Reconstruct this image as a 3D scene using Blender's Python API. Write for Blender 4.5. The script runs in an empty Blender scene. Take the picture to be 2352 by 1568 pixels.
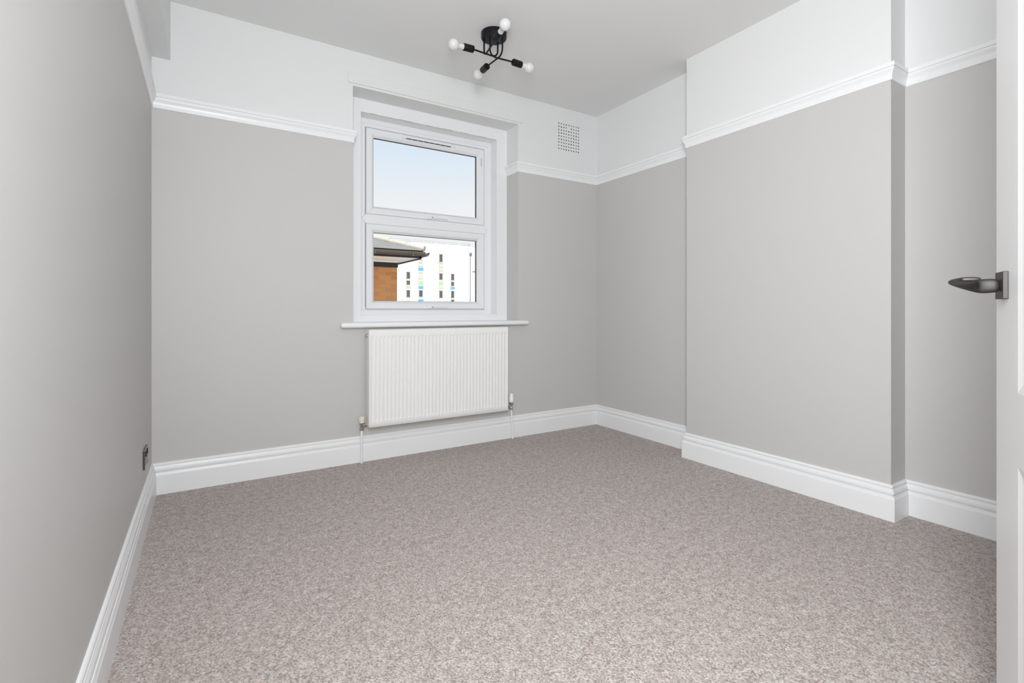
import bpy, bmesh, math, random
from mathutils import Vector, Matrix

random.seed(7)
sc = bpy.context.scene
COL = sc.collection

# ------------------------------------------------------------------ camera
FOC, HORIZON = 1133.65, 711.06          # focal length / eye level of the photo, px of 2352x1568
CAM_Z, YAW = 0.9465, math.radians(31.892)
cam_d = bpy.data.cameras.new('camera')
cam_d.sensor_fit = 'HORIZONTAL'
cam_d.sensor_width = 36.0
cam_d.lens = 36.0 * FOC / 2352.0
cam_d.shift_y = -(784.0 - HORIZON) / 2352.0
cam_d.clip_start, cam_d.clip_end = 0.02, 500
cam = bpy.data.objects.new('camera', cam_d)
COL.objects.link(cam)
cam.location = (0, 0, CAM_Z)
cam.rotation_euler = (math.radians(90), 0, -YAW)
sc.camera = cam

# ------------------------------------------------------------------ sky, sun, exposure
world = bpy.data.worlds.new('sky')
sc.world = world
world.use_nodes = True
wn, wl = world.node_tree.nodes, world.node_tree.links
wn.clear()
w_out = wn.new('ShaderNodeOutputWorld')
w_bg = wn.new('ShaderNodeBackground')
w_tc = wn.new('ShaderNodeTexCoord')
w_sep = wn.new('ShaderNodeSeparateXYZ')
w_rmp = wn.new('ShaderNodeValToRGB')
wl.new(w_tc.outputs['Generated'], w_sep.inputs[0])
wl.new(w_sep.outputs['Z'], w_rmp.inputs[0])
wl.new(w_rmp.outputs[0], w_bg.inputs[0])
wl.new(w_bg.outputs[0], w_out.inputs[0])
els = w_rmp.color_ramp.elements
els[0].position, els[0].color = 0.0, (0.97, 0.97, 0.97, 1)
els[1].position, els[1].color = 1.0, (0.33, 0.55, 0.90, 1)
e = els.new(0.205); e.color = (0.915, 0.920, 0.940, 1)
e = els.new(0.305); e.color = (0.750, 0.850, 0.960, 1)
w_bg.inputs[1].default_value = 1.0

sun_d = bpy.data.lights.new('sun', 'SUN')
sun_d.energy, sun_d.angle, sun_d.color = 5.5, math.radians(0.6), (1.0, 0.97, 0.92)
sun = bpy.data.objects.new('sun', sun_d)
COL.objects.link(sun)
sun.rotation_euler = (math.radians(44), 0, math.radians(-25))    # shines over the house towards +Y

# added fill light, out of view in the open doorway the camera stands in
def area(name, size, size_y, energy, color, loc, aim):
    d = bpy.data.lights.new(name, 'AREA')
    d.shape, d.size, d.size_y = 'RECTANGLE', size, size_y
    d.energy, d.color = energy, color
    o = bpy.data.objects.new(name, d)
    COL.objects.link(o)
    o.location = loc
    o.rotation_euler = (Vector(aim) - Vector(loc)).to_track_quat('-Z', 'Y').to_euler()
    return o
area('doorway_fill', 0.40, 1.2, 67.5, (0.975, 0.99, 1.0), (0.0, -0.08, 1.40), (1.7, 1.4, 1.42))

sc.cycles.diffuse_bounces = 10          # pale room: let the light bounce on
sc.cycles.max_bounces = 14
sc.view_settings.view_transform = 'Standard'
sc.view_settings.look = 'None'
sc.view_settings.exposure = 0.0
sc.view_settings.gamma = 1.0
sc.view_settings.use_curve_mapping = False

# ------------------------------------------------------------------ materials
def nodemat(name):
    m = bpy.data.materials.new(name)
    m.use_nodes = True
    return m, m.node_tree.nodes, m.node_tree.links, m.node_tree.nodes['Principled BSDF']

def paint(name, col, rough=0.5, bump=0.0, bscale=60.0, vary=0.0, metal=0.0, spec=0.5, coat=0.0):
    m, n, l, b = nodemat(name)
    b.inputs['Base Color'].default_value = (*col, 1)
    b.inputs['Roughness'].default_value = rough
    b.inputs['Metallic'].default_value = metal
    b.inputs['Specular IOR Level'].default_value = spec
    b.inputs['Coat Weight'].default_value = coat
    tc = n.new('ShaderNodeTexCoord')
    if bump:
        nz = n.new('ShaderNodeTexNoise'); nz.inputs['Scale'].default_value = bscale
        nz.inputs['Detail'].default_value = 4
        bp = n.new('ShaderNodeBump'); bp.inputs['Strength'].default_value = bump
        bp.inputs['Distance'].default_value = 0.002
        l.new(tc.outputs['Object'], nz.inputs['Vector'])
        l.new(nz.outputs['Fac'], bp.inputs['Height'])
        l.new(bp.outputs['Normal'], b.inputs['Normal'])
    if vary:
        nv = n.new('ShaderNodeTexNoise'); nv.inputs['Scale'].default_value = 3.0
        nv.inputs['Detail'].default_value = 6
        mx = n.new('ShaderNodeMix'); mx.data_type = 'RGBA'
        mx.inputs['A'].default_value = (*[c * (1 - vary) for c in col], 1)
        mx.inputs['B'].default_value = (*[min(1, c * (1 + vary)) for c in col], 1)
        l.new(tc.outputs['Object'], nv.inputs['Vector'])
        l.new(nv.outputs['Fac'], mx.inputs['Factor'])
        l.new(mx.outputs['Result'], b.inputs['Base Color'])
    return m

M = {}
M['grey'] = paint('grey_emulsion', (0.552, 0.546, 0.538), 0.55, 0.10, 90, 0.012)
M['white'] = paint('white_emulsion', (0.745, 0.752, 0.756), 0.6, 0.10, 90, 0.008)
M['ceil'] = paint('ceiling_emulsion', (0.765, 0.768, 0.768), 0.75, 0.08, 70, 0.012)
M['gloss'] = paint('white_satin_woodwork', (0.830, 0.838, 0.848), 0.32, 0.10, 25, 0.008)
M['door'] = paint('white_door_paint', (0.67, 0.67, 0.672), 0.38, 0.04, 25)
M['upvc'] = paint('white_upvc', (0.815, 0.828, 0.845), 0.25)
M['upvc_in'] = paint('upvc_joint_and_gap_shade', (0.42, 0.43, 0.45), 0.5)
M['gasket_and_gap_shade'] = paint('black_rubber_gasket', (0.03, 0.032, 0.045), 0.5)
M['oldpaint'] = paint('older_beige_paint', (0.60, 0.58, 0.52), 0.55, 0.1, 60, 0.03)
M['enamel'] = paint('radiator_enamel', (0.835, 0.838, 0.825), 0.28)
M['enamel_side'] = paint('radiator_side_enamel', (0.80, 0.80, 0.785), 0.3)
M['cream'] = paint('yellowed_plastic', (0.78, 0.73, 0.60), 0.4, vary=0.05)
M['trv'] = paint('white_plastic', (0.80, 0.81, 0.82), 0.35)
M['chrome'] = paint('tarnished_chrome', (0.52, 0.51, 0.49), 0.28, metal=1.0, vary=0.25)
M['pipe'] = paint('white_painted_pipe', (0.83, 0.835, 0.84), 0.3)
M['black'] = paint('black_satin_metal', (0.006, 0.007, 0.010), 0.38, spec=0.22)
M['void'] = paint('dark_void', (0.004, 0.004, 0.004), 0.9)
M['nickel'] = paint('black_nickel', (0.20, 0.185, 0.18), 0.22, metal=1.0)
M['nickel_satin'] = paint('satin_nickel', (0.060, 0.056, 0.055), 0.50, metal=0.85, spec=0.25)
M['socket_in'] = paint('socket_insert_black', (0.012, 0.010, 0.010), 0.4)
M['brown'] = paint('brown_screw_cap', (0.30, 0.20, 0.09), 0.6)
M['print'] = paint('grey_print', (0.30, 0.30, 0.31), 0.6)
# outdoors
M['render'] = paint('white_render', (0.86, 0.86, 0.86), 0.8)
M['mortar'] = paint('mortar', (0.52, 0.39, 0.24), 0.9)
M['bricks'] = [paint('brick_%d' % i, c, 0.85, 0.3, 40, 0.12) for i, c in enumerate(
    [(0.62, 0.265, 0.090), (0.55, 0.222, 0.076), (0.67, 0.290, 0.100), (0.58, 0.262, 0.105)])]
M['dark_band'] = paint('dark_wall_band', (0.035, 0.025, 0.022), 0.8, vary=0.1)
M['gutter'] = paint('brown_gutter', (0.085, 0.068, 0.050), 0.45, vary=0.1)
M['fascia'] = paint('dark_fascia', (0.030, 0.032, 0.040), 0.6)
M['soffit'] = paint('white_soffit', (0.90, 0.86, 0.79), 0.7)
M['slate'] = paint('grey_roof_tile', (0.26, 0.25, 0.24), 0.8, 0.2, 20, 0.15)
M['ridge'] = paint('pale_hip_mortar', (0.46, 0.42, 0.37), 0.85, 0.4, 12, 0.1)
M['win_dark'] = paint('tower_pane', (0.10, 0.085, 0.070), 0.25, vary=0.3)
M['win_pale'] = paint('tower_pane_pale', (0.55, 0.52, 0.45), 0.3)
M['p_green'] = paint('panel_green', (0.40, 0.50, 0.32), 0.6)
M['p_sage'] = paint('panel_sage', (0.46, 0.50, 0.36), 0.6)
M['p_blue'] = paint('panel_blue', (0.13, 0.34, 0.62), 0.6)
M['p_cream'] = paint('panel_cream', (0.66, 0.58, 0.44), 0.6)
M['cowl'] = paint('grey_cowl', (0.30, 0.31, 0.30), 0.6)
M['downpipe'] = paint('grey_downpipe', (0.20, 0.18, 0.17), 0.6)
M['ground'] = paint('pale_concrete', (0.42, 0.41, 0.39), 0.9, vary=0.1)

def glass_mat():
    m, n, l, b = nodemat('window_glass')
    n.remove(b)
    out = n['Material Output']
    tr = n.new('ShaderNodeBsdfTransparent'); tr.inputs[0].default_value = (0.97, 0.98, 0.98, 1)
    gl = n.new('ShaderNodeBsdfGlossy'); gl.inputs['Roughness'].default_value = 0.02
    fr = n.new('ShaderNodeFresnel'); fr.inputs[0].default_value = 1.12
    mx = n.new('ShaderNodeMixShader')
    l.new(fr.outputs[0], mx.inputs[0]); l.new(tr.outputs[0], mx.inputs[1]); l.new(gl.outputs[0], mx.inputs[2])
    l.new(mx.outputs[0], out.inputs[0])
    return m
M['glass'] = glass_mat()

def bulb_mat():
    m, n, l, b = nodemat('opal_bulb')
    b.inputs['Base Color'].default_value = (0.72, 0.72, 0.73, 1)
    b.inputs['Roughness'].default_value = 0.18
    b.inputs['Subsurface Weight'].default_value = 0.35
    b.inputs['Subsurface Radius'].default_value = (0.02, 0.02, 0.02)
    b.inputs['Subsurface Scale'].default_value = 1.0
    return m
M['bulb'] = bulb_mat()

def carpet_mat():
    m, n, l, b = nodemat('beige_loop_carpet')
    b.inputs['Roughness'].default_value = 0.95
    b.inputs['Specular IOR Level'].default_value = 0.1
    b.inputs['Sheen Weight'].default_value = 0.15
    tc = n.new('ShaderNodeTexCoord')
    mp = n.new('ShaderNodeMapping')
    mp.inputs['Rotation'].default_value = (0, 0, math.radians(33))
    mp.inputs['Scale'].default_value = (1.0, 1.0, 0.0)
    l.new(tc.outputs['Object'], mp.inputs['Vector'])
    vo = n.new('ShaderNodeTexVoronoi'); vo.feature = 'SMOOTH_F1'; vo.inputs['Scale'].default_value = 235
    vo.inputs['Smoothness'].default_value = 0.30
    vo.inputs['Randomness'].default_value = 0.62
    l.new(mp.outputs[0], vo.inputs['Vector'])
    sp = n.new('ShaderNodeSeparateColor')
    l.new(vo.outputs['Color'], sp.inputs[0])
    rp = n.new('ShaderNodeValToRGB'); cr = rp.color_ramp
    cr.elements[0].position = 0.0; cr.elements[0].color = (0.270, 0.205, 0.178, 1)
    cr.elements[1].position = 1.0; cr.elements[1].color = (0.60, 0.585, 0.580, 1)
    for p, c in ((0.20, (0.36, 0.300, 0.272)), (0.45, (0.435, 0.378, 0.352)), (0.75, (0.500, 0.455, 0.437))):
        q = cr.elements.new(p); q.color = (*c, 1)
    l.new(sp.outputs[0], rp.inputs[0])
    # larger soft mottling of the yarn
    nz = n.new('ShaderNodeTexNoise'); nz.inputs['Scale'].default_value = 38; nz.inputs['Detail'].default_value = 5
    l.new(tc.outputs['Object'], nz.inputs['Vector'])
    mr = n.new('ShaderNodeMapRange')
    mr.inputs['From Min'].default_value = 0.3; mr.inputs['From Max'].default_value = 0.7
    mr.inputs['To Min'].default_value = 0.80; mr.inputs['To Max'].default_value = 1.10
    l.new(nz.outputs['Fac'], mr.inputs['Value'])
    hs = n.new('ShaderNodeHueSaturation'); l.new(mr.outputs[0], hs.inputs['Value']); l.new(rp.outputs[0], hs.inputs['Color'])
    # a few ginger yarn flecks
    v2 = n.new('ShaderNodeTexVoronoi'); v2.inputs['Scale'].default_value = 190
    l.new(mp.outputs[0], v2.inputs['Vector'])
    s2 = n.new('ShaderNodeSeparateColor'); l.new(v2.outputs['Color'], s2.inputs[0])
    gt = n.new('ShaderNodeMath'); gt.operation = 'GREATER_THAN'; gt.inputs[1].default_value = 0.9993
    l.new(s2.outputs[1], gt.inputs[0])
    g2 = n.new('ShaderNodeMath'); g2.operation = 'MULTIPLY'; g2.inputs[1].default_value = 0.6
    l.new(gt.outputs[0], g2.inputs[0])
    mx = n.new('ShaderNodeMix'); mx.data_type = 'RGBA'; mx.inputs['B'].default_value = (0.50, 0.28, 0.12, 1)
    l.new(g2.outputs[0], mx.inputs['Factor']); l.new(hs.outputs[0], mx.inputs['A'])
    l.new(mx.outputs['Result'], b.inputs['Base Color'])
    bp = n.new('ShaderNodeBump'); bp.invert = True
    bp.inputs['Strength'].default_value = 0.7; bp.inputs['Distance'].default_value = 0.004
    l.new(vo.outputs['Distance'], bp.inputs['Height'])
    l.new(bp.outputs[0], b.inputs['Normal'])
    return m
M['carpet'] = carpet_mat()

# ------------------------------------------------------------------ helpers
def link(name, me, mats, parent=None, smooth=False):
    o = bpy.data.objects.new(name, me)
    COL.objects.link(o)
    for m in (mats if isinstance(mats, (list, tuple)) else [mats]):
        if m.name not in [x.name for x in me.materials if x]:
            me.materials.append(m)
    if parent:
        o.parent = parent
    if smooth:
        for p in me.polygons:
            p.use_smooth = True
    return o

def mesh(name, verts, faces, mats, parent=None, smooth=False, mi=None, fix=True):
    me = bpy.data.meshes.new(name)
    me.from_pydata([tuple(v) for v in verts], [], faces)
    me.update()
    o = link(name, me, mats, parent, smooth)
    if mi:
        for p, k in zip(me.polygons, mi):
            p.material_index = k
    if fix:
        bm = bmesh.new(); bm.from_mesh(me)
        bmesh.ops.remove_doubles(bm, verts=bm.verts, dist=1e-6)
        bmesh.ops.recalc_face_normals(bm, faces=bm.faces)
        bm.to_mesh(me); bm.free()
    return o

def bm_obj(name, bm, mats, parent=None, smooth=False):
    me = bpy.data.meshes.new(name)
    bm.to_mesh(me); bm.free()
    return link(name, me, mats, parent, smooth)

def add_box(bm, lo, hi, bevel=0.0, seg=2):
    r = bmesh.ops.create_cube(bm, size=1.0)
    vs = r['verts']
    for v in vs:
        v.co = Vector([lo[i] + (v.co[i] + 0.5) * (hi[i] - lo[i]) for i in range(3)])
    if bevel:
        es = list({e for v in vs for e in v.link_edges})
        bmesh.ops.bevel(bm, geom=es, offset=bevel, segments=seg, affect='EDGES', profile=0.5)
    return bm

def box(name, lo, hi, mat, parent=None, bevel=0.0, seg=2):
    bm = bmesh.new()
    add_box(bm, lo, hi, bevel, seg)
    return bm_obj(name, bm, mat, parent, smooth=False)

def autosmooth(o, angle=40):
    for p in o.data.polygons:
        p.use_smooth = True
    try:
        o.data.set_sharp_from_angle(angle=math.radians(angle))
    except Exception:
        pass
    return o

def frame_of(d):
    d = Vector(d).normalized()
    up = Vector((0, 0, 1)) if abs(d.z) < 0.95 else Vector((1, 0, 0))
    a = d.cross(up).normalized()
    return d, a, a.cross(d).normalized()

def tube_data(pts, rad, seg=14):
    pts = [Vector(p) for p in pts]
    rs = rad if isinstance(rad, (list, tuple)) else [rad] * len(pts)
    verts, faces = [], []
    d0 = (pts[1] - pts[0]).normalized()
    _, a, b = frame_of(d0)
    prev = d0
    for i, p in enumerate(pts):
        d = (pts[min(i + 1, len(pts) - 1)] - pts[max(i - 1, 0)]).normalized()
        q = prev.rotation_difference(d)
        a, b = q @ a, q @ b
        prev = d
        for k in range(seg):
            t = 2 * math.pi * k / seg
            verts.append(p + (a * math.cos(t) + b * math.sin(t)) * rs[i])
    for i in range(len(pts) - 1):
        for k in range(seg):
            k2 = (k + 1) % seg
            faces.append((i * seg + k, i * seg + k2, (i + 1) * seg + k2, (i + 1) * seg + k))
    faces.append(tuple(range(seg)))
    faces.append(tuple((len(pts) - 1) * seg + k for k in reversed(range(seg))))
    return verts, faces

def tube(name, pts, rad, mat, parent=None, seg=14):
    v, f = tube_data(pts, rad, seg)
    return autosmooth(mesh(name, v, f, mat, parent))

def lathe(name, base, axis, prof, mat, parent=None, seg=24, angle=40):
    """prof: list of (distance along axis, radius)"""
    d, a, b = frame_of(axis)
    base = Vector(base)
    verts, faces, rings = [], [], []
    for t, r in prof:
        if r < 1e-6:
            rings.append([len(verts)]); verts.append(base + d * t)
        else:
            rings.append(list(range(len(verts), len(verts) + seg)))
            for k in range(seg):
                w = 2 * math.pi * k / seg
                verts.append(base + d * t + (a * math.cos(w) + b * math.sin(w)) * r)
    for r0, r1 in zip(rings, rings[1:]):
        for k in range(seg):
            k2 = (k + 1) % seg
            if len(r0) == 1 and len(r1) == 1:
                continue
            if len(r0) == 1:
                faces.append((r0[0], r1[k2], r1[k]))
            elif len(r1) == 1:
                faces.append((r0[k], r0[k2], r1[0]))
            else:
                faces.append((r0[k], r0[k2], r1[k2], r1[k]))
    if len(rings[0]) > 1:
        faces.append(tuple(rings[0]))
    if len(rings[-1]) > 1:
        faces.append(tuple(reversed(rings[-1])))
    return autosmooth(mesh(name, verts, faces, mat, parent), angle)

def struct(o):
    o['kind'] = 'structure'
    return o

def empty(name, loc=(0, 0, 0), rotz=0.0):
    o = bpy.data.objects.new(name, None)
    COL.objects.link(o)
    o.location = loc
    o.rotation_euler = (0, 0, rotz)
    o.empty_display_size = 0.1
    return o

def thing(name, label, cat, loc=(0, 0, 0), rotz=0.0, group=None):
    o = empty(name, loc, rotz)
    o['label'] = label; o['category'] = cat
    if group:
        o['group'] = group
    return o

def wall(name, axis, pos, thick, u0, u1, z0, z1, mats, pick, holes=(), us=(), zs=()):
    """A slab: face in the plane axis=pos, extruded by thick. u runs along the other axis.
    Rectangular holes (u0,u1,z0,z1) go right through; pick(u, z) gives the material slot."""
    U = sorted({u0, u1, *us, *[h[0] for h in holes], *[h[1] for h in holes]})
    Z = sorted({z0, z1, *zs, *[h[2] for h in holes], *[h[3] for h in holes]})
    def P(u, z, t):
        return (pos + t, u, z) if axis == 'x' else (u, pos + t, z)
    def solid(i, j):
        if i < 0 or j < 0 or i >= len(U) - 1 or j >= len(Z) - 1:
            return False
        uc, zc = (U[i] + U[i + 1]) / 2, (Z[j] + Z[j + 1]) / 2
        return not any(h[0] < uc < h[1] and h[2] < zc < h[3] for h in holes)
    verts, faces, mi = [], [], []
    def quad(a, b, c, d, k):
        n = len(verts); verts.extend((a, b, c, d)); faces.append((n, n + 1, n + 2, n + 3)); mi.append(k)
    for i in range(len(U) - 1):
        for j in range(len(Z) - 1):
            if not solid(i, j):
                continue
            a, b, c, d = U[i], U[i + 1], Z[j], Z[j + 1]
            k = pick((a + b) / 2, (c + d) / 2)
            quad(P(a, c, 0), P(b, c, 0), P(b, d, 0), P(a, d, 0), k)
            quad(P(a, c, thick), P(b, c, thick), P(b, d, thick), P(a, d, thick), k)
            if not solid(i - 1, j): quad(P(a, c, 0), P(a, d, 0), P(a, d, thick), P(a, c, thick), k)
            if not solid(i + 1, j): quad(P(b, c, 0), P(b, d, 0), P(b, d, thick), P(b, c, thick), k)
            if not solid(i, j - 1): quad(P(a, c, 0), P(b, c, 0), P(b, c, thick), P(a, c, thick), k)
            if not solid(i, j + 1): quad(P(a, d, 0), P(b, d, 0), P(b, d, thick), P(a, d, thick), k)
    return mesh(name, verts, faces, mats, mi=mi)

def boards(path, prof, names, mat):
    """Mitred boards along a plan path; the room lies to the right of the direction of travel."""
    pts = [Vector(p) for p in path]
    nrm = []
    for a, b in zip(pts, pts[1:]):
        d = (b - a).normalized()
        nrm.append(Vector((d.y, -d.x)))
    off = []
    for i in range(len(pts)):
        if i == 0: off.append(nrm[0])
        elif i == len(pts) - 1: off.append(nrm[-1])
        else: off.append((nrm[i - 1] + nrm[i]) / (1 + nrm[i - 1].dot(nrm[i])))
    for i, nm in enumerate(names):
        n = len(prof)
        v = []
        for p, o in ((pts[i], off[i]), (pts[i + 1], off[i + 1])):
            v += [(p.x + o.x * q, p.y + o.y * q, z) for q, z in prof]
        f = [(k, (k + 1) % n, n + (k + 1) % n, n + k) for k in range(n)]
        f += [tuple(range(n)), tuple(range(2 * n - 1, n - 1, -1))]
        struct(mesh(nm, v, f, mat))

# ------------------------------------------------------------------ room sizes (metres)
L, E, B, H = -0.2318, 2.7705, 3.1191, 2.55      # left wall, right wall, window wall, ceiling
S = -0.045                                      # doorway wall, room side
C, Y1, Y2 = 2.6227, 2.0954, 0.9851              # chimney breast
RAIL = 1.9809                                   # underside of the picture rail
PAINT = RAIL + 0.03                             # grey below, white above
OX0, OX1, OZ0, OZ1 = 0.779, 1.9947, 0.8665, 2.336    # window opening in the wall
YC, YF = 3.2826, 3.378                          # casing face, window frame face
VX0, VX1, VZ0, VZ1 = 2.362, 2.595, 2.207, 2.438      # air vent

two = [M['grey'], M['white'], M['oldpaint']]
pick2 = lambda u, z: 0 if z < PAINT else 1
def pick_back(u, z):
    if 0.858 < u < 1.815 and 0.19 < z < 0.834:
        return 2
    return pick2(u, z)

# ------------------------------------------------------------------ floor, walls, ceiling
fl = mesh('floor', [(-1.2, -1.4, 0), (3.0, -1.4, 0), (3.0, 3.2, 0), (-1.2, 3.2, 0),
                    (-1.2, -1.4, -0.15), (3.0, -1.4, -0.15), (3.0, 3.2, -0.15), (-1.2, 3.2, -0.15)],
          [(0, 1, 2, 3), (4, 5, 6, 7), (0, 1, 5, 4), (1, 2, 6, 5), (2, 3, 7, 6), (3, 0, 4, 7)], M['carpet'])
struct(fl)
struct(box('ceiling', (-1.3, -1.5, H), (3.1, 3.5, H + 0.15), M['ceil']))
struct(wall('wall_back', 'y', B, 0.34, L - 0.2, E + 0.25, -0.15, H + 0.05, two, pick_back,
            holes=[(OX0, OX1, OZ0, OZ1), (VX0, VX1, VZ0, VZ1)], us=(0.858, 1.815), zs=(PAINT, 0.19, 0.834)))
struct(wall('wall_left', 'x', L, -0.2, S - 0.1, B + 0.1, -0.1, H + 0.05, two, pick2, zs=(PAINT,)))
struct(wall('wall_right', 'x', E, 0.2, S - 0.1, B + 0.1, -0.1, H + 0.05, two, pick2, zs=(PAINT,)))
DX0, DX1, DZ = -0.10, 0.69, 2.02
struct(wall('wall_front', 'y', S, -0.1, L - 0.1, E + 0.1, -0.1, H + 0.05, two, pick2,
            holes=[(DX0, DX1, -0.02, DZ)], zs=(PAINT,)))
def breast():
    verts, faces, mi = [], [], []
    for k, (a, b) in enumerate(((-0.01, PAINT), (PAINT, H + 0.01))):
        for p, q in (((E + 0.02, Y1), (C, Y1)), ((C, Y1), (C, Y2)), ((C, Y2), (E + 0.02, Y2)), ((E + 0.02, Y2), (E + 0.02, Y1))):
            n = len(verts)
            verts.extend([(*p, a), (*q, a), (*q, b), (*p, b)]); faces.append((n, n + 1, n + 2, n + 3)); mi.append(k)
    return mesh('wall_chimney_breast', verts, faces, two[:2], mi=mi)
struct(breast())
# boxed-in beam along the left wall under the ceiling
struct(box('ceiling_beam', (L - 0.01, S - 0.02, 2.243), (-0.152, B + 0.01, H + 0.01), M['white'], bevel=0.002, seg=1))
# landing behind the doorway
struct(wall('wall_landing_left', 'x', -0.95, -0.1, -1.45, S - 0.05, -0.1, H + 0.05, [M['white']], lambda u, z: 0))
struct(wall('wall_landing_right', 'x', 1.55, 0.1, -1.45, S - 0.05, -0.1, H + 0.05, [M['white']], lambda u, z: 0))
struct(wall('wall_landing_back', 'y', -1.3, -0.1, -1.05, 1.65, -0.1, H + 0.05, [M['white']], lambda u, z: 0))
struct(wall('wall_landing_side', 'y', S - 0.0999, -0.02, -1.05, L - 0.1, -0.1, H + 0.05, [M['white']], lambda u, z: 0))

# ------------------------------------------------------------------ skirting and picture rail
SK = [(0, -0.01), (0.022, -0.01), (0.022, 0.098), (0.0205, 0.101), (0.0185, 0.109), (0.0178, 0.1125),
      (0.0080, 0.1140), (0.0080, 0.1172), (0.0158, 0.119), (0.0165, 0.124), (0.0155, 0.132), (0.0120, 0.140), (0.0110, 0.1435),
      (0.0045, 0.1440), (0.0045, 0.1466), (0.0098, 0.1475), (0.0092, 0.153), (0.0060, 0.158), (0, 0.159)]
PR0 = [(0, 0.0), (0.0045, 0.0), (0.0065, 0.003), (0.0075, 0.0135), (0.0060, 0.0150), (0.0066, 0.020), (0.0085, 0.028),
       (0.0125, 0.036), (0.0165, 0.042), (0.0185, 0.047), (0.0190, 0.0525), (0.0150, 0.0536), (0.0150, 0.0549), (0.0205, 0.0555),
       (0.0205, 0.0735), (0.0190, 0.0750), (0, 0.0750)]
PR = [(o, RAIL + z) for o, z in PR0]
boards([(L, S), (L, B), (E, B), (E, Y1), (C, Y1), (C, Y2), (E, Y2), (E, S), (0.78, S)], SK,
       ['baseboard_left', 'baseboard_back', 'baseboard_right', 'baseboard_chimney_far', 'baseboard_chimney_front',
        'baseboard_chimney_near', 'baseboard_right_near', 'baseboard_front'], M['gloss'])
boards([(L, S), (L, B), (OX0, B), (OX0, YC)], PR, ['trim_1', 'trim_2', 'trim_3'], M['gloss'])
boards([(OX1, YC), (OX1, B), (E, B), (E, Y1), (C, Y1), (C, Y2), (E, Y2), (E, S), (0.78, S)], PR,
       ['trim_4', 'trim_5', 'trim_6', 'trim_7', 'trim_8', 'trim_9', 'trim_10', 'trim_11'], M['gloss'])
# flat batten across the head of the window recess
struct(box('trim_12', (0.7485, B - 0.009, 2.3505), (2.0335, B + 0.002, 2.416), M['white'], bevel=0.0015, seg=1))

# ------------------------------------------------------------------ window
win = struct(empty('window_1'))          # its parts are written in room coordinates

CI0, CI1, CB, CT = 0.872, 1.904, 0.911, 2.249   # casing inner edges
def ring(name, outer, inner, y0, y1, mat, parent):
    """flat picture-frame casing with thickness"""
    (a0, a1, c0, c1), (b0, b1, d0, d1) = outer, inner
    v = []
    for y in (y0, y1):
        v += [(a0, y, c0), (a1, y, c0), (a1, y, c1), (a0, y, c1), (b0, y, d0), (b1, y, d0), (b1, y, d1), (b0, y, d1)]
    f = []
    for k in range(4):
        k2 = (k + 1) % 4
        f += [(k, k2, 4 + k2, 4 + k), (8 + k, 8 + k2, 12 + k2, 12 + k), (k, k2, 8 + k2, 8 + k), (4 + k, 4 + k2, 12 + k2, 12 + k)]
    return mesh(name, v, f, mat, parent)
ring('casing', (OX0 - 0.02, OX1 + 0.02, OZ0 - 0.02, OZ1 + 0.02), (CI0, CI1, CB, CT), YC, YF + 0.02, M['gloss'], win)
# thin caulk line where the casing lining meets the frame head
box('caulk_line', (CI0 + 0.002, YC - 0.0006, CT - 0.0002), (CI1 - 0.002, YC + 0.006, CT + 0.0016), M['oldpaint'], win)

rc = random.Random(11)
xk = CI0 + 0.06
while xk < CI1 - 0.10:
    wk = rc.uniform(0.025, 0.075)
    tk = rc.uniform(0.0006, 0.0017)
    zk = CT + rc.uniform(0.0004, 0.0022)
    box('paint_crack', (xk, YC - 0.0004, zk), (xk + wk, YC + 0.003, zk + tk), M['brown'], win)
    xk += wk + rc.uniform(0.0, 0.03)

def mitred_frame(rect, prof, names, mat, parent, gap=0.0003):
    """prof: list of (inset from the outer edge, y). Four mitred members."""
    x0, x1, z0, z1 = rect
    n = len(prof)
    def corner(ix, iz, q):
        return ((x0 + q if ix == 0 else x1 - q), (z0 + q if iz == 0 else z1 - q))
    sides = [((0, 0), (1, 0)), ((1, 0), (1, 1)), ((1, 1), (0, 1)), ((0, 1), (0, 0))]
    out = []
    for (c0, c1), nm in zip(sides, names):
        v = []
        cen = None
        for c, o in ((c0, c1), (c1, c0)):
            dx, dz = o[0] - c[0], o[1] - c[1]
            for q, y in prof:
                x, z = corner(c[0], c[1], q)
                v.append((x + dx * gap, y, z + dz * gap))
        f = [(k, (k + 1) % n, n + (k + 1) % n, n + k) for k in range(n)]
        f += [tuple(range(n)), tuple(range(2 * n - 1, n - 1, -1))]
        out.append(mesh(nm, v, f, mat, parent))
    return out

SN = ['bottom_rail', 'right_stile', 'top_rail', 'left_stile']
FR = [(0, YF), (0.030, YF), (0.034, YF + 0.004), (0.053, YF + 0.004), (0.056, YF + 0.008), (0.056, YF + 0.06), (0, YF + 0.06)]
mitred_frame((CI0, CI1, CB, CT), FR, ['frame_sill', 'frame_jamb', 'frame_head', 'frame_jamb'], M['upvc'], win)
# dark joint lines between the members
box('frame_back', (CI0 + 0.004, YF + 0.05, CB + 0.004), (CI0 + 0.05, YF + 0.058, CT - 0.004), M['upvc'], win)
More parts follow.
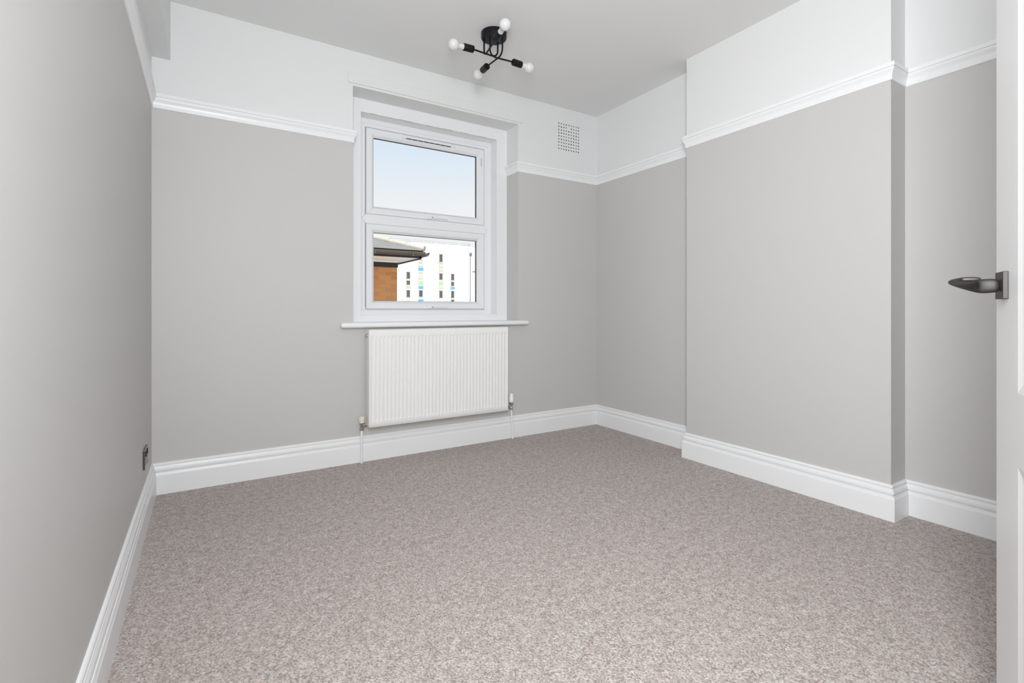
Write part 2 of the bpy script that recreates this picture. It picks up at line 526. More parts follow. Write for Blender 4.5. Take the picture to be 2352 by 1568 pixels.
# transom with arrow-shaped ends let into the jambs
TZ0, TZ1 = 1.536, 1.600
tz = (TZ0 + TZ1) / 2
ax0, ax1, bx0, bx1 = CI0 + 0.030, CI1 - 0.030, CI0 + 0.0585, CI1 - 0.0585
tv, tf = [], []
for y in (YF - 0.0008, YF + 0.058):
    tv += [(ax0, y, tz), (bx0, y, TZ0), (bx1, y, TZ0), (ax1, y, tz), (bx1, y, TZ1), (bx0, y, TZ1)]
tf = [(0, 1, 2, 3, 4, 5), (11, 10, 9, 8, 7, 6)] + [(k, (k + 1) % 6, 6 + (k + 1) % 6, 6 + k) for k in range(6)]
mesh('transom', tv, tf, M['upvc'], win)
v_joint = 0.0007
for xa, xb in ((ax0, bx0), (ax1, bx1)):
    for zz in (TZ0, TZ1):
        s = 1 if xb > xa else -1
        mesh('joint_line', [(xa - s * v_joint, YF - 0.0011, tz), (xa + s * v_joint, YF - 0.0011, tz), (xb + s * v_joint, YF - 0.0011, zz), (xb - s * v_joint, YF - 0.0011, zz),
                            (xa - s * v_joint, YF + 0.001, tz), (xa + s * v_joint, YF + 0.001, tz), (xb + s * v_joint, YF + 0.001, zz), (xb - s * v_joint, YF + 0.001, zz)],
             [(0, 1, 2, 3), (4, 5, 6, 7), (0, 1, 5, 4), (1, 2, 6, 5), (2, 3, 7, 6), (3, 0, 4, 7)], M['upvc_in'], win)

def sash(z0, z1, vent):
    x0, x1 = 0.931, 1.844
    r = empty('sash'); r.parent = win
    yf = YF - 0.006
    prof = [(0.0015, yf + 0.003), (0.004, yf), (0.026, yf), (0.0275, yf + 0.0012), (0.029, yf), (0.040, yf + 0.001), (0.043, yf + 0.004),
            (0.056, yf + 0.020), (0.056, yf + 0.045), (0.0015, yf + 0.045)]
    mitred_frame((x0, x1, z0, z1), prof, SN, M['upvc'], r)
    # grey ring painted in as the shadow line between sash and frame
    g = 0.003
    ring('gasket_and_gap_shade', (x0 - g, x1 + g, z0 - g, z1 + g), (x0 + 0.004, x1 - 0.004, z0 + 0.004, z1 - 0.004), yf + 0.0068, yf + 0.012, M['upvc_in'], r)
    # black glazing gasket and the pane
    ring('glazing_gasket', (x0 + 0.050, x1 - 0.050, z0 + 0.050, z1 - 0.050), (x0 + 0.0575, x1 - 0.0575, z0 + 0.0575, z1 - 0.0575), yf + 0.027, yf + 0.0445, M['gasket_and_gap_shade'], r)
    box('pane', (x0 + 0.054, yf + 0.026, z0 + 0.054), (x1 - 0.054, yf + 0.030, z1 - 0.054), M['glass'], r)
    # handle on the bottom rail
    hz = z0 + 0.0125
    h = bmesh.new()
    add_box(h, (1.349, yf - 0.009, hz - 0.011), (1.376, yf + 0.001, hz + 0.011), 0.004, 2)       # rose
    add_box(h, (1.372, yf - 0.020, hz - 0.008), (1.412, yf + 0.001, hz + 0.009), 0.004, 2)       # boss
    bm_obj('handle_base', h, M['upvc'], r)
    lv = [(1.395, yf - 0.019, hz + 0.001), (1.425, yf - 0.021, hz + 0.002), (1.47, yf - 0.022, hz + 0.002), (1.522, yf - 0.020, hz - 0.001), (1.528, yf - 0.019, hz - 0.001)]
    tube('handle_lever', lv, [0.006, 0.0062, 0.0056, 0.0045, 0.001], M['upvc'], r, 10)
    lathe('screw_cap', (1.404, yf - 0.0245, hz + 0.002), (0, -1, 0), [(0, 0.0042), (0.002, 0.0042), (0.003, 0.003), (0.003, 0)], M['brown'], r, 10)
    if vent:
        b = bmesh.new()
        add_box(b, (1.182, yf - 0.010, z1 - 0.0285), (1.596, yf + 0.001, z1 - 0.0085), 0.002, 1)
        bm_obj('trickle_vent', b, M['upvc'], r)
        b = bmesh.new()
        add_box(b, (1.200, yf - 0.012, z1 - 0.0255), (1.568, yf - 0.009, z1 - 0.0115), 0.001, 1)
        bm_obj('vent_flap', b, M['upvc'], r)
        for k in range(8):
            a = 1.212 + k * 0.0435
            box('vent_slot', (a, yf - 0.0105, z1 - 0.0290), (a + 0.040, yf - 0.0005, z1 - 0.0265), M['void'], r)
        box('vent_screw', (1.562, yf - 0.0135, z1 - 0.017), (1.566, yf - 0.011, z1 - 0.013), M['brown'], r)
        # small rating sticker with lines of print on the right stile
        st = box('sticker', (x1 - 0.033, yf - 0.0006, z1 - 0.150), (x1 - 0.016, yf + 0.0004, z1 - 0.066), M['trv'], r)
        for k in range(9):
            zz = z1 - 0.074 - k * 0.0075
            w = (0.011, 0.013, 0.006, 0.012, 0.009, 0.012, 0.013, 0.007, 0.010)[k]
            box('sticker_print', (x1 - 0.031, yf - 0.0010, zz), (x1 - 0.031 + w, yf - 0.0004, zz + 0.0038), M['print'], r)
    return r
sash(1.601, 2.188, True)
sash(0.951, 1.535, False)
# window board (sill)
b = bmesh.new()
add_box(b, (0.698, B - 0.052, 0.834), (2.0635, B + 0.0, 0.8675), 0.0145, 4)
add_box(b, (OX0 - 0.01, B - 0.02, 0.838), (OX1 + 0.01, YC + 0.01, 0.8672), 0.0, 1)
autosmooth(bm_obj('window_sill', b, M['gloss'], win), 50)

# ------------------------------------------------------------------ air vent
av = thing('air_vent', 'white painted perforated air vent high on the wall beside the window', 'air vent', (0, 0, 0))
def vent_plate():
    bm = bmesh.new()
    cx0, cz0, pitch, n = 2.3785, 2.2235, 0.0249, 9
    rnd = random.Random(3)
    xs = [VX0] + [cx0 - pitch / 2 + k * pitch for k in range(n + 1)] + [VX1]
    zs = [VZ0] + [cz0 - pitch / 2 + k * pitch for k in range(n + 1)] + [VZ1]
    def quad(pts):
        bm.faces.new([bm.verts.new(p) for p in pts])
    for i in range(n + 2):
        for j in range(n + 2):
            x0, x1, z0, z1 = xs[i], xs[i + 1], zs[j], zs[j + 1]
            if 1 <= i <= n and 1 <= j <= n and not (i == 5 and j == n - 1):
                cx, cz = (x0 + x1) / 2 + rnd.uniform(-.0006, .0006), (z0 + z1) / 2 + rnd.uniform(-.0006, .0006)
                rx, rz = rnd.uniform(.0048, .0060), rnd.uniform(.0058, .0072)
                N = 12
                hole = [(cx + rx * math.cos(2 * math.pi * k / N), cz + rz * math.sin(2 * math.pi * k / N)) for k in range(N)]
                sq = []
                for k in range(N):
                    a = 2 * math.pi * k / N
                    s = 1 / max(abs(math.cos(a)), abs(math.sin(a)))
                    sq.append(((x0 + x1) / 2 + (x1 - x0) / 2 * math.cos(a) * s, (z0 + z1) / 2 + (z1 - z0) / 2 * math.sin(a) * s))
                # N=12 misses the square corners, so add them as small triangles
                for k in range(N):
                    k2 = (k + 1) % N
                    quad([(hole[k][0], B, hole[k][1]), (hole[k2][0], B, hole[k2][1]), (sq[k2][0], B, sq[k2][1]), (sq[k][0], B, sq[k][1])])
                    quad([(hole[k][0], B, hole[k][1]), (hole[k2][0], B, hole[k2][1]), (hole[k2][0], B + 0.004, hole[k2][1]), (hole[k][0], B + 0.004, hole[k][1])])
                for (px, pz, ka, kb) in ((x1, z1, 1, 2), (x0, z1, 4, 5), (x0, z0, 7, 8), (x1, z0, 10, 11)):
                    bm.faces.new([bm.verts.new(p) for p in ((sq[ka][0], B, sq[ka][1]), (px, B, pz), (sq[kb][0], B, sq[kb][1]))])
            else:
                quad([(x0, B, z0), (x1, B, z0), (x1, B, z1), (x0, B, z1)])
    bmesh.ops.remove_doubles(bm, verts=bm.verts, dist=1e-6)
    bmesh.ops.recalc_face_normals(bm, faces=bm.faces)
    return bm
bm_obj('vent_plate', vent_plate(), M['white'], av)
box('duct_shade_box', (VX0 + 0.004, B + 0.0045, VZ0 + 0.004), (VX1 - 0.004, B + 0.12, VZ1 - 0.004), M['void'], av)  # black box close behind the plate, painted shade for the holes

# ------------------------------------------------------------------ radiator
rad = thing('radiator', 'white panel radiator with vertical flutes under the window sill', 'radiator', (0, 0, 0))
RX0, RX1, RZ0, RZ1, RY0, RY1 = 0.852, 1.852, 0.224, 0.8225, 3.029, 3.087
def flutes():
    n, p0, pitch = 39, 0.8775, 0.02508
    xs = [(RX0 + 0.0035, 0.0)]
    for k in range(n):
        c = p0 + k * pitch
        xs += [(c - 0.0072, 0.0), (c - 0.0060, 0.25), (c - 0.0046, 0.85), (c - 0.0038, 1.0), (c + 0.0038, 1.0), (c + 0.0046, 0.85), (c + 0.0060, 0.25), (c + 0.0072, 0.0)]
    xs.append((RX1 - 0.0035, 0.0))
    zs = [(RZ0, 0), (0.2600, 0), (0.2620, 0.30), (0.2650, 0.85), (0.2670, 1), (0.50, 1), (0.7710, 1), (0.7735, 0.85), (0.7770, 0.30), (0.7795, 0), (RZ1 - 0.004, 0)]
    dep = 0.0040
    v = [(x, RY0 + dep * fx * fz, z) for z, fz in zs for x, fx in xs]
    m = len(xs)
    f = [(j * m + i, j * m + i + 1, (j + 1) * m + i + 1, (j + 1) * m + i) for j in range(len(zs) - 1) for i in range(m - 1)]
    # rolled top and bottom edges and the returns to the back
    def strip(j, off):
        s = len(v)
        for i in range(m):
            x, y, z = v[j * m + i]
            v.append((x, y + off[0], z + off[1]))
        f.extend((j * m + i, j * m + i + 1, s + i + 1, s + i) for i in range(m - 1))
        return s
    s = strip(len(zs) - 1, (0.004, 0.003))
    t = len(v)
    for i in range(m): v.append((v[s + i][0], RY0 + 0.012, RZ1 - 0.001))
    f.extend((s + i, s + i + 1, t + i + 1, t + i) for i in range(m - 1))
    s = strip(0, (0.004, -0.003))
    t = len(v)
    for i in range(m): v.append((v[s + i][0], RY0 + 0.012, RZ0 - 0.003))
    f.extend((s + i, s + i + 1, t + i + 1, t + i) for i in range(m - 1))
    return v, f
v, f = flutes()
autosmooth(mesh('front_panel', v, f, M['enamel'], rad), 55)
box('back_panel', (RX0 + 0.004, RY0 + 0.010, RZ0 + 0.004), (RX1 - 0.004, RY0 + 0.016, RZ1 - 0.008), M['enamel_side'], rad)
box('convector', (RX0 + 0.03, RY0 + 0.017, RZ0 + 0.03), (RX1 - 0.03, RY1 - 0.010, RZ1 - 0.02), M['enamel_side'], rad)
for x in (RX0, RX1):
    s = 1 if x == RX0 else -1
    lo_, hi_ = sorted((x, x + s * 0.0033))
    box('side_panel', (lo_, RY0 - 0.0008, RZ0 + 0.003), (hi_, RY1, RZ1 + 0.0012), M['enamel_side'], rad, bevel=0.0012, seg=1)
b = bmesh.new()
add_box(b, (RX0 + 0.0035, RY0 + 0.010, RZ1 - 0.004), (RX1 - 0.0035, RY0 + 0.018, RZ1), 0.001, 1)
add_box(b, (RX0 + 0.0035, RY1 - 0.008, RZ1 - 0.004), (RX1 - 0.0035, RY1, RZ1), 0.001, 1)
for k in range(40):
    x = RX0 + 0.012 + k * (RX1 - RX0 - 0.03) / 39.0
    add_box(b, (x, RY0 + 0.016, RZ1 - 0.004), (x + 0.006, RY1 - 0.006, RZ1 - 0.001))
bm_obj('top_grille', b, M['enamel'], rad)
for x in (1.02, 1.68):
    box('bracket', (x - 0.02, RY1 - 0.002, 0.30), (x + 0.02, B - 0.0005, 0.76), M['enamel_side'], rad)
lathe('bleed_plug', (RX0 - 0.0005, RY1 - 0.020, 0.785), (-1, 0, 0), [(0, 0.012), (0.005, 0.012), (0.006, 0.010), (0.006, 0.005), (0.011, 0.005), (0.011, 0)], M['chrome'], rad, 12)
lathe('bleed_plug', (RX1 + 0.0005, RY1 - 0.020, 0.785), (1, 0, 0), [(0, 0.012), (0.004, 0.012), (0.004, 0)], M['chrome'], rad, 12)
# wheel-head valve at the left end
PXL, PY = 0.8225, 3.079
vl = empty('valve'); vl.parent = rad
lathe('valve_body', (PXL, PY, 0.203), (0, 0, 1), [(0, 0.0125), (0.004, 0.0135), (0.014, 0.0135), (0.016, 0.011), (0.030, 0.011), (0.034, 0.0135), (0.040, 0.0145), (0.045, 0.0145), (0.045, 0)], M['chrome'], vl, 16)
tube('valve_tail', [(PXL, PY, 0.232), (PXL + 0.012, PY - 0.004, 0.233), (RX0 - 0.009, PY - 0.008, 0.2345)], 0.0085, M['chrome'], vl, 12)
lathe('union_nut', (RX0 - 0.013, PY - 0.008, 0.2345), (1, 0, 0), [(0, 0.0125), (0.010, 0.0125), (0.010, 0.009), (0.020, 0.009), (0.020, 0)], M['chrome'], vl, 6)
lathe('valve_cap', (PXL, PY, 0.248), (0, 0, 1), [(0, 0.0150), (0.006, 0.0165), (0.030, 0.0178), (0.036, 0.0172), (0.039, 0.012), (0.040, 0)], M['cream'], vl, 10, 25)
tube('pipe', [(PXL - 0.0015, PY, -0.005), (PXL, PY, 0.208)], 0.0076, M['pipe'], rad)
# thermostatic valve at the right end
PXR, PYR = 1.9085, 3.079
vr = empty('valve'); vr.parent = rad
lathe('valve_body', (PXR, PYR, 0.214), (0, 0, 1), [(0, 0.012), (0.012, 0.013), (0.016, 0.010), (0.034, 0.0105), (0.038, 0.0135), (0.050, 0.0140), (0.056, 0.0135), (0.056, 0)], M['chrome'], vr, 16)
tube('valve_tail', [(PXR, PYR, 0.238), (PXR - 0.02, PYR - 0.004, 0.238), (RX1 + 0.006, PYR - 0.008, 0.2345)], 0.0085, M['chrome'], vr, 12)
lathe('union_nut', (RX1 + 0.018, PYR - 0.008, 0.2345), (-1, 0, 0), [(0, 0.0125), (0.010, 0.0125), (0.010, 0.009), (0.022, 0.009), (0.022, 0)], M['chrome'], vr, 6)
lathe('thermostat_head', (PXR, PYR, 0.270), (0, 0, 1), [(0, 0.0195), (0.003, 0.0208), (0.016, 0.0208), (0.020, 0.0195), (0.060, 0.0165), (0.064, 0.0145), (0.065, 0)], M['trv'], vr, 20, 30)
for k in range(6):
    a = -2.6 + k * 0.55
    c = Vector((math.cos(a), math.sin(a), 0))
    lathe('setting_mark', Vector((PXR, PYR, 0.281)) + c * 0.0205, c, [(0, 0.0022), (0.0008, 0.0022), (0.0008, 0)], M['print'], vr, 8)
tube('pipe', [(1.9222, 3.0795, -0.005), (1.9205, 3.0795, 0.02), (PXR + 0.002, PYR, 0.20), (PXR, PYR, 0.222)], 0.0076, M['pipe'], rad)

# ------------------------------------------------------------------ wall socket
so = thing('power_socket', 'black nickel power socket low on the left wall near the corner', 'socket')
SY0, SY1, SZ0, SZ1 = 2.700, 2.826, 0.2395, 0.3255
box('face_plate', (L - 0.0005, SY0, SZ0), (L + 0.0085, SY1, SZ1), M['nickel'], so, bevel=0.0025, seg=2)
for yc in (2.735, 2.791):
    box('rocker_switch', (L + 0.008, yc - 0.009, 0.292), (L + 0.0115, yc + 0.009, 0.316), M['socket_in'], so, bevel=0.001, seg=1)
    box('pin_slot', (L + 0.0082, yc - 0.003, 0.273), (L + 0.0090, yc + 0.003, 0.285), M['socket_in'], so)
    for dy in (-0.012, 0.012):
        box('pin_slot', (L + 0.0082, yc + dy - 0.004, 0.254), (L + 0.0090, yc + dy + 0.004, 0.261), M['socket_in'], so)

# ------------------------------------------------------------------ ceiling light
cl = thing('ceiling_light', 'black four arm ceiling light with bare white bulbs', 'ceiling light')
FC = Vector((1.424, 2.4878, H))
lathe('canopy', FC + Vector((0, 0, 0.001)), (0, 0, -1), [(0, 0.074), (0.027, 0.074), (0.0315, 0.0725), (0.033, 0.070), (0.033, 0)], M['black'], cl, 40, 30)
lathe('canopy_screw', FC + Vector((0, 0, -0.031)), (0, 0, -1), [(0, 0.006), (0.006, 0.006), (0.008, 0.004), (0.008, 0)], M['black'], cl, 10)
ARMS = [  # hole in the canopy, lamp-holder start, direction end (bulb centre)
    ((1.4513, 2.4898), (1.2922, 2.4884, 2.420), (1.1735, 2.4990, 2.420)),
    ((1.4027, 2.4960), (1.5552, 2.4909, 2.420), (1.6760, 2.4970, 2.420)),
    ((1.4560, 2.4442), (1.4505, 2.6152, 2.420), (1.4550, 2.7400, 2.420)),
    ((1.3880, 2.5400), (1.3560, 2.3420, 2.432), (1.3370, 2.2170, 2.442))]
for (hx, hy), q, t in ARMS:
    q, t = Vector(q), Vector(t)
    top = Vector((hx, hy, H - 0.032))
    d = (q - Vector((hx, hy, q.z - 0.004)))
    ln = d.length; d.normalize()
    low = Vector((hx, hy, q.z - 0.004))
    R = 0.045
    pts = [top, Vector((hx, hy, low.z + R))]
    p0, p1, p2 = Vector((hx, hy, low.z + R)), low, low + d * R
    for k in range(1, 9):
        u = k / 8
        pts.append(p0 * (1 - u) ** 2 + p1 * 2 * u * (1 - u) + p2 * u * u)
    pts += [low + d * (ln * 0.6), q + d * 0.004]
    arm = tube('arm', pts, 0.0048, M['black'], cl, 12)
    ax = (t - q).normalized()
    lathe('lamp_holder', q, ax, [(0, 0.006), (0.0, 0.0165), (0.003, 0.0198), (0.060, 0.0198), (0.062, 0.0190), (0.062, 0.0165), (0.048, 0.0160), (0.048, 0)], M['black'], arm, 24, 35)
    L0 = (t - q).length
    r = 0.0305
    prof = [(0.050, 0.0), (0.050, 0.0135), (0.066, 0.0142), (0.074, 0.0150)]
    for k in range(0, 15):
        a = math.radians(150 - k * 150 / 14)
        prof.append((L0 + 0.0 - r * math.cos(math.pi - a) if False else L0 + r * math.cos(a), max(r * math.sin(a), 0.0)))
    prof[-1] = (L0 + r, 0.0)
    lathe('bulb', q, ax, prof, M['bulb'], cl, 28, 60)
    lathe('collar', q + ax * 0.0615, ax, [(0, 0.0), (0, 0.0150), (0.004, 0.0150), (0.004, 0)], M['trv'], arm, 20)

# ------------------------------------------------------------------ door, opened right back into the room
DW, DT, DH = 0.76, 0.040, 1.985
dr = struct(empty('door_1', (0.6638, 0.0055, 0), math.radians(25.11)))
def door_leaf():
    z0 = 0.008
    cols = [(0.136, 0.335), (0.425, 0.624)]
    rows = [(0.215, 0.667), (0.798, 1.850)]
    xs = sorted({0, DW, *[c for q in cols for c in q]})
    zs = sorted({z0, DH, *[c for q in rows for c in q]})
    ps = {}
    verts, faces = [], []
    def q4(*p):
        n = len(verts); verts.extend(p); faces.append(tuple(range(n, n + len(p))))
    panels = []
    for i in range(len(xs) - 1):
        for j in range(len(zs) - 1):
            a, b_, c, d = xs[i], xs[i + 1], zs[j], zs[j + 1]
            if (a, b_) in cols and (c, d) in rows:
                panels.append((a, b_, c, d))
                continue
            q4((a, 0, c), (b_, 0, c), (b_, 0, d), (a, 0, d))
    q4((0, -DT, z0), (DW, -DT, z0), (DW, -DT, DH), (0, -DT, DH))
    q4((0, 0, z0), (DW, 0, z0), (DW, -DT, z0), (0, -DT, z0))
    q4((0, 0, DH), (DW, 0, DH), (DW, -DT, DH), (0, -DT, DH))
    q4((0, 0, z0), (0, 0, DH), (0, -DT, DH), (0, -DT, z0))
    q4((DW, 0, z0), (DW, 0, DH), (DW, -DT, DH), (DW, -DT, z0))
    mesh('leaf', verts, faces, M['door'], dr)
    for a, b_, c, d in panels:
        prof = [(0, 0), (0.016, -0.0026), (0.030, -0.0040), (0.036, -0.0040), (0.052, -0.002), (0.056, -0.002)]
        v, f = [], []
        for q, y in prof:
            v += [(a + q, y, c + q), (b_ - q, y, c + q), (b_ - q, y, d - q), (a + q, y, d - q)]
        for k in range(len(prof) - 1):
            for m in range(4):
                m2 = (m + 1) % 4
                f.append((4 * k + m, 4 * k + m2, 4 * k + 4 + m2, 4 * k + 4 + m))
        n = 4 * (len(prof) - 1)
        f.append((n, n + 1, n + 2, n + 3))
        mesh('panel', v, f, M['door'], dr)
door_leaf()
hn = empty('handle'); hn.parent = dr
RXC, RZC = DW - 0.0555, 0.9930
box('rose', (RXC - 0.026, -0.0002, RZC - 0.026), (RXC + 0.026, 0.0080, RZC + 0.026), M['nickel_satin'], hn, bevel=0.0012, seg=2)
def lever():
    # sections: centre (x, y, z), tangent in plan, half height, half depth
    S_ = [((0.0, 0.0060, 0.0000), (0, 1), 0.0130, 0.0080),
          ((0.0, 0.0200, 0.0000), (0, 1), 0.0140, 0.0080),
          ((0.0, 0.0330, -0.0010), (0.05, 1), 0.0142, 0.0085),
          ((-0.001, 0.0440, 0.0000), (-0.35, 0.9), 0.0122, 0.0105),
          ((-0.006, 0.0550, 0.0030), (-0.70, 0.65), 0.0084, 0.0185),
          ((-0.020, 0.0640, 0.0062), (-0.95, 0.3), 0.0058, 0.0225),
          ((-0.045, 0.0685, 0.0082), (-1, 0.05), 0.0050, 0.0205),
          ((-0.075, 0.0690, 0.0086), (-1, 0), 0.0050, 0.0170),
          ((-0.100, 0.0685, 0.0084), (-1, 0), 0.0050, 0.0165),
          ((-0.112, 0.0680, 0.0082), (-1, 0), 0.0044, 0.0150),
          ((-0.116, 0.0680, 0.0082), (-1, 0), 0.0026, 0.0115)]
    N = 20
    v, f = [], []
    for (x, y, z), (tx, ty), hz, hd in S_:
        l_ = math.hypot(tx, ty)
        sx, sy = ty / l_, -tx / l_          # side vector in plan
        for k in range(N):
            a = 2 * math.pi * k / N
            ca, sa = math.cos(a), math.sin(a)
            p = 0.75
            ca = math.copysign(abs(ca) ** p, ca); sa = math.copysign(abs(sa) ** p, sa)
            v.append((RXC + x + sx * ca * hd, y + sy * ca * hd, RZC + z + sa * hz))
    for i in range(len(S_) - 1):
        for k in range(N):
            k2 = (k + 1) % N
            f.append((i * N + k, i * N + k2, (i + 1) * N + k2, (i + 1) * N + k))
    f.append(tuple(range(N))); f.append(tuple((len(S_) - 1) * N + k for k in reversed(range(N))))
    o = autosmooth(mesh('lever', v, f, M['nickel_satin'], hn), 70)
    md = o.modifiers.new('smooth', 'SUBSURF'); md.levels = 2; md.render_levels = 2
    return o
lever()

# ------------------------------------------------------------------ outside: brick house next door
house = thing('brick_house', 'brown brick house with shallow tiled hip roof seen through the window', 'house')
HX, HY = 2.944, 8.65                     # near corner of the wall
EX, EY = 3.12, 7.85                      # eaves corner
ZS = 1.830                               # soffit height
box('wall_core', (-3.5, HY + 0.004, -8.0), (HX - 0.004, 14.0, 1.72), M['mortar'], house)
bl, bh, bd = 0.2150, 0.0628, 0.06
proto = {}
for w in (bl, 0.1025):
    for i, m in enumerate(M['bricks']):
        bm = bmesh.new(); add_box(bm, (0, 0, 0), (w, bd, bh), 0.003, 1)
        me = bpy.data.meshes.new('brick'); bm.to_mesh(me); bm.free(); me.materials.append(m)
        proto[(w, i)] = me
rb = random.Random(5)
for r in range(17):
    z = 1.700 - 0.0727 * (r + 1) + 0.004
    x = HX - (0 if r % 2 else 0.1125)
    first = r % 2 == 0
    if first:
        o = bpy.data.objects.new('brick', proto[(0.1025, rb.randrange(4))]); COL.objects.link(o)
        o.parent = house; o.location = (HX - 0.1025, HY - rb.uniform(0, 0.003), z)
    for k in range(7):
        o = bpy.data.objects.new('brick', proto[(bl, rb.randrange(4))]); COL.objects.link(o)
        o.parent = house; o.location = (x - bl - k * 0.225, HY - rb.uniform(0, 0.003), z)
box('wall_band', (-3.5, HY - 0.012, 1.705), (HX + 0.012, HY + 0.05, 1.79), M['dark_band'], house)  # near-black band along the top of the brick wall
box('soffit', (-3.5, EY + 0.10, ZS - 0.01), (EX - 0.02, HY + 0.3, ZS + 0.01), M['soffit'], house)
box('soffit', (HX - 0.3, HY + 0.3, ZS - 0.01), (EX - 0.02, 13.9, ZS + 0.01), M['soffit'], house)
box('frieze', (-3.5, HY - 0.006, 1.79), (HX, HY + 0.05, ZS), M['soffit'], house)
box('fascia', (-3.5, EY + 0.07, ZS - 0.012), (EX, EY + 0.10, 1.935), M['fascia'], house)
box('fascia', (EX - 0.03, EY + 0.07, ZS - 0.03), (EX, 13.9, 1.935), M['fascia'], house)
def gutter(name, a, b_, inward):
    a, b_, inward = Vector(a), Vector(b_), Vector(inward)
    v, f = [], []
    N = 9
    for p in (a, b_):
        for rr in (0.055, 0.050):
            for k in range(N):
                t = math.pi * k / (N - 1)
                v.append(p + inward * (rr * math.cos(t)) + Vector((0, 0, -rr * 1.35 * math.sin(t))))
    for k in range(N - 1):
        f.append((k, k + 1, 2 * N + k + 1, 2 * N + k)); f.append((N + k, N + k + 1, 3 * N + k + 1, 3 * N + k))
        f.append((k, k + 1, N + k + 1, N + k)); f.append((2 * N + k, 2 * N + k + 1, 3 * N + k + 1, 3 * N + k))
    f.append((0, N, 3 * N, 2 * N)); f.append((N - 1, 2 * N - 1, 4 * N - 1, 3 * N - 1))
    return autosmooth(mesh(name, v, f, M['gutter'], house))
gutter('gutter', (-3.5, EY + 0.015, 1.917), (EX + 0.03, EY + 0.015, 1.917), (0, 1, 0))
gutter('gutter', (EX + 0.055, EY - 0.03, 1.914), (EX + 0.055, 13.9, 1.890), (-1, 0, 0))
for gx in (2.93, 2.3, 1.6):
    box('gutter_bracket', (gx - 0.012, EY - 0.045, 1.84), (gx + 0.012, EY + 0.07, 1.90), M['gutter'], house)
TP = 0.35
def roof_course(k):
    t0, t1 = 0.16 * k, 0.16 * (k + 1) + 0.03
    za, zb = 1.940 + TP * t0, 1.940 + TP * t1
    x1a, x1b = EX - t0 + 0.02, EX - t1 + 0.02
    y0, y1 = EY + t0 - 0.02, EY + t1 - 0.02
    up = 0.022
    v = [(-3.5, y0, za + up), (x1a, y0, za + up), (x1b, y1, zb), (-3.5, y1, zb), (-3.5, y0, za - 0.004), (x1a, y0, za - 0.004), (x1b, y1, zb - 0.02), (-3.5, y1, zb - 0.02)]
    mesh('tile_course', v, [(0, 1, 2, 3), (4, 5, 6, 7), (0, 1, 5, 4), (1, 2, 6, 5), (2, 3, 7, 6), (3, 0, 4, 7)], M['slate'], house)
for k in range(16):
    roof_course(k)
mesh('roof_slope', [(EX + 0.02, EY - 0.02, 1.93), (EX + 0.02, 13.9, 1.93), (EX - 2.6, 11.3, 2.84), (EX - 2.6, EY + 2.58, 2.84)],
     [(0, 1, 2, 3)], M['slate'], house)
mesh('roof_slope', [(EX - 2.6, EY + 2.58, 2.84), (EX - 2.6, 11.3, 2.84), (-3.5, 11.3, 2.84), (-3.5, EY + 2.58, 2.84)], [(0, 1, 2, 3)], M['slate'], house)
hd = Vector((-1, 1, TP)).normalized()
h0 = Vector((EX + 0.02, EY - 0.02, 1.965))
for k in range(11):
    a = h0 + hd * (0.33 * k); b_ = h0 + hd * (0.33 * k + 0.36)
    tube('hip_tile', [a + Vector((0, 0, 0.006)), b_], [0.050, 0.045], M['ridge'], house, 10)

# ------------------------------------------------------------------ outside: white tower block
tower = thing('tower_block', 'tall white rendered block with columns of small windows and coloured panels', 'building')
TY = 70.0
TXC = (M['render'],)
box('facade', (14.0, TY, -10.0), (36.1, TY + 16, 10.95), M['render'], tower)
def tz_(y, X):
    d = X * math.sin(YAW) + TY * math.cos(YAW)
    return CAM_Z + (HORIZON - 520 - y / 8.2536) * d / FOC
def twin(x0, x1, z1, z0, mat):
    fr = bmesh.new()
    t = 0.07
    add_box(fr, (x0, TY - 0.06, z0), (x0 + t, TY + 0.02, z1)); add_box(fr, (x1 - t, TY - 0.06, z0), (x1, TY + 0.02, z1))
    add_box(fr, (x0, TY - 0.06, z0), (x1, TY + 0.02, z0 + t)); add_box(fr, (x0, TY - 0.06, z1 - t), (x1, TY + 0.02, z1))
    o = bm_obj('window', fr, M['cowl'] if mat == 'win_dark' else M['p_sage'], tower)
    box('pane', (x0 + t * 0.5, TY - 0.02, z0 + t * 0.5), (x1 - t * 0.5, TY - 0.005, z1 - t * 0.5), M[mat], o)
def tpanel(x0, x1, z1, z0, mat):
    box('panel', (x0, TY - 0.04, z0), (x1, TY + 0.02, z1), M[mat], tower)
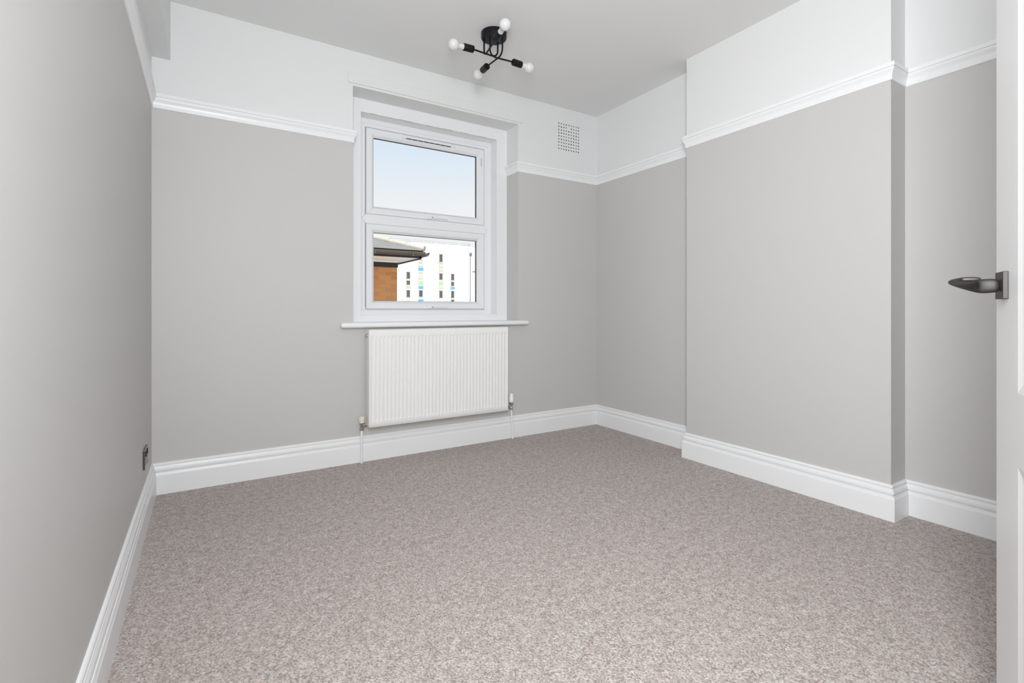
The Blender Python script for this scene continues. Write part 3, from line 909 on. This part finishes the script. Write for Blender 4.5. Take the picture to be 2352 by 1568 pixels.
COLS = [
    (25.12, 25.86, [('w', 857, 990, 'win_dark'), ('w', 1018, 1105, 'win_dark'), ('p', 1122, 1172, 'p_green'), ('w', 1200, 1342, 'win_dark'), ('p', 1375, 1435, 'p_cream'), ('w', 1540, 1680, 'win_dark')]),
    (27.06, 27.84, [('w', 560, 640, 'win_pale'), ('w', 675, 758, 'win_pale'), ('p', 775, 838, 'p_blue'), ('w', 868, 995, 'win_pale'), ('p', 1025, 1110, 'p_green'), ('p', 1125, 1180, 'p_blue'), ('w', 1205, 1335, 'win_dark'), ('p', 1378, 1445, 'p_blue'), ('w', 1540, 1680, 'win_dark')]),
    (30.33, 31.06, [('w', 520, 672, 'win_dark'), ('w', 692, 775, 'win_pale'), ('p', 793, 857, 'p_sage'), ('w', 883, 1010, 'win_dark'), ('p', 1035, 1120, 'p_green'), ('p', 1138, 1187, 'p_sage'), ('w', 1213, 1354, 'win_dark'), ('w', 1540, 1680, 'win_dark')]),
    (32.30, 33.02, [('w', 893, 1020, 'win_dark'), ('w', 1043, 1128, 'win_dark'), ('p', 1143, 1190, 'p_blue'), ('w', 1218, 1355, 'win_dark'), ('w', 1382, 1445, 'win_dark'), ('w', 1540, 1680, 'win_dark')])]
for x0, x1, items in COLS:
    for kind, ya, yb, mat in items:
        za, zb = tz_(ya, x0), tz_(yb, x0)
        (twin if kind == 'w' else tpanel)(x0 + (0.08 if kind == 'w' else 0), x1 - (0.06 if kind == 'w' else -0.04), za, zb, mat)
for k in range(12):
    x = 14.2 + k * 1.98
    tube('railing_post', [(x, TY + 0.3, 10.9), (x, TY + 0.3, 11.40)], 0.02, M['render'], tower, 6)
for z in (11.15, 11.38):
    tube('railing', [(14.0, TY + 0.3, z), (36.0, TY + 0.3, z)], 0.022, M['cowl'], tower, 6)
    tube('railing', [(36.0, TY + 0.3, z), (36.0, TY + 15.5, z)], 0.022, M['cowl'], tower, 6)
lathe('roof_cowl', (26.06, TY + 0.9, 10.95), (0, 0, 1), [(0, 0.31), (0.10, 0.31), (0.22, 0.26), (0.32, 0.15), (0.36, 0)], M['cowl'], tower, 16)
tube('downpipe', [(35.72, TY - 0.08, -9.9), (35.72, TY - 0.08, 9.80)], 0.07, M['downpipe'], tower, 8)
box('hopper', (35.56, TY - 0.25, 9.55), (35.98, TY, 9.98), M['downpipe'], tower, bevel=0.06, seg=1)
low = thing('building_wing', 'plain windowless white wing adjoining the tall white block', 'building')
box('facade', (36.12, TY + 0.4, -10.0), (60.0, TY + 12, 10.9), M['render'], low)
tube('overflow_pipe', [(36.14, TY + 0.33, 7.05), (45.0, TY + 0.33, 7.15)], 0.06, M['downpipe'], low, 8)
gr = struct(mesh('ground', [(-150, 3.6, -8), (220, 3.6, -8), (220, 260, -8), (-150, 260, -8)], [(0, 1, 2, 3)], M['ground']))
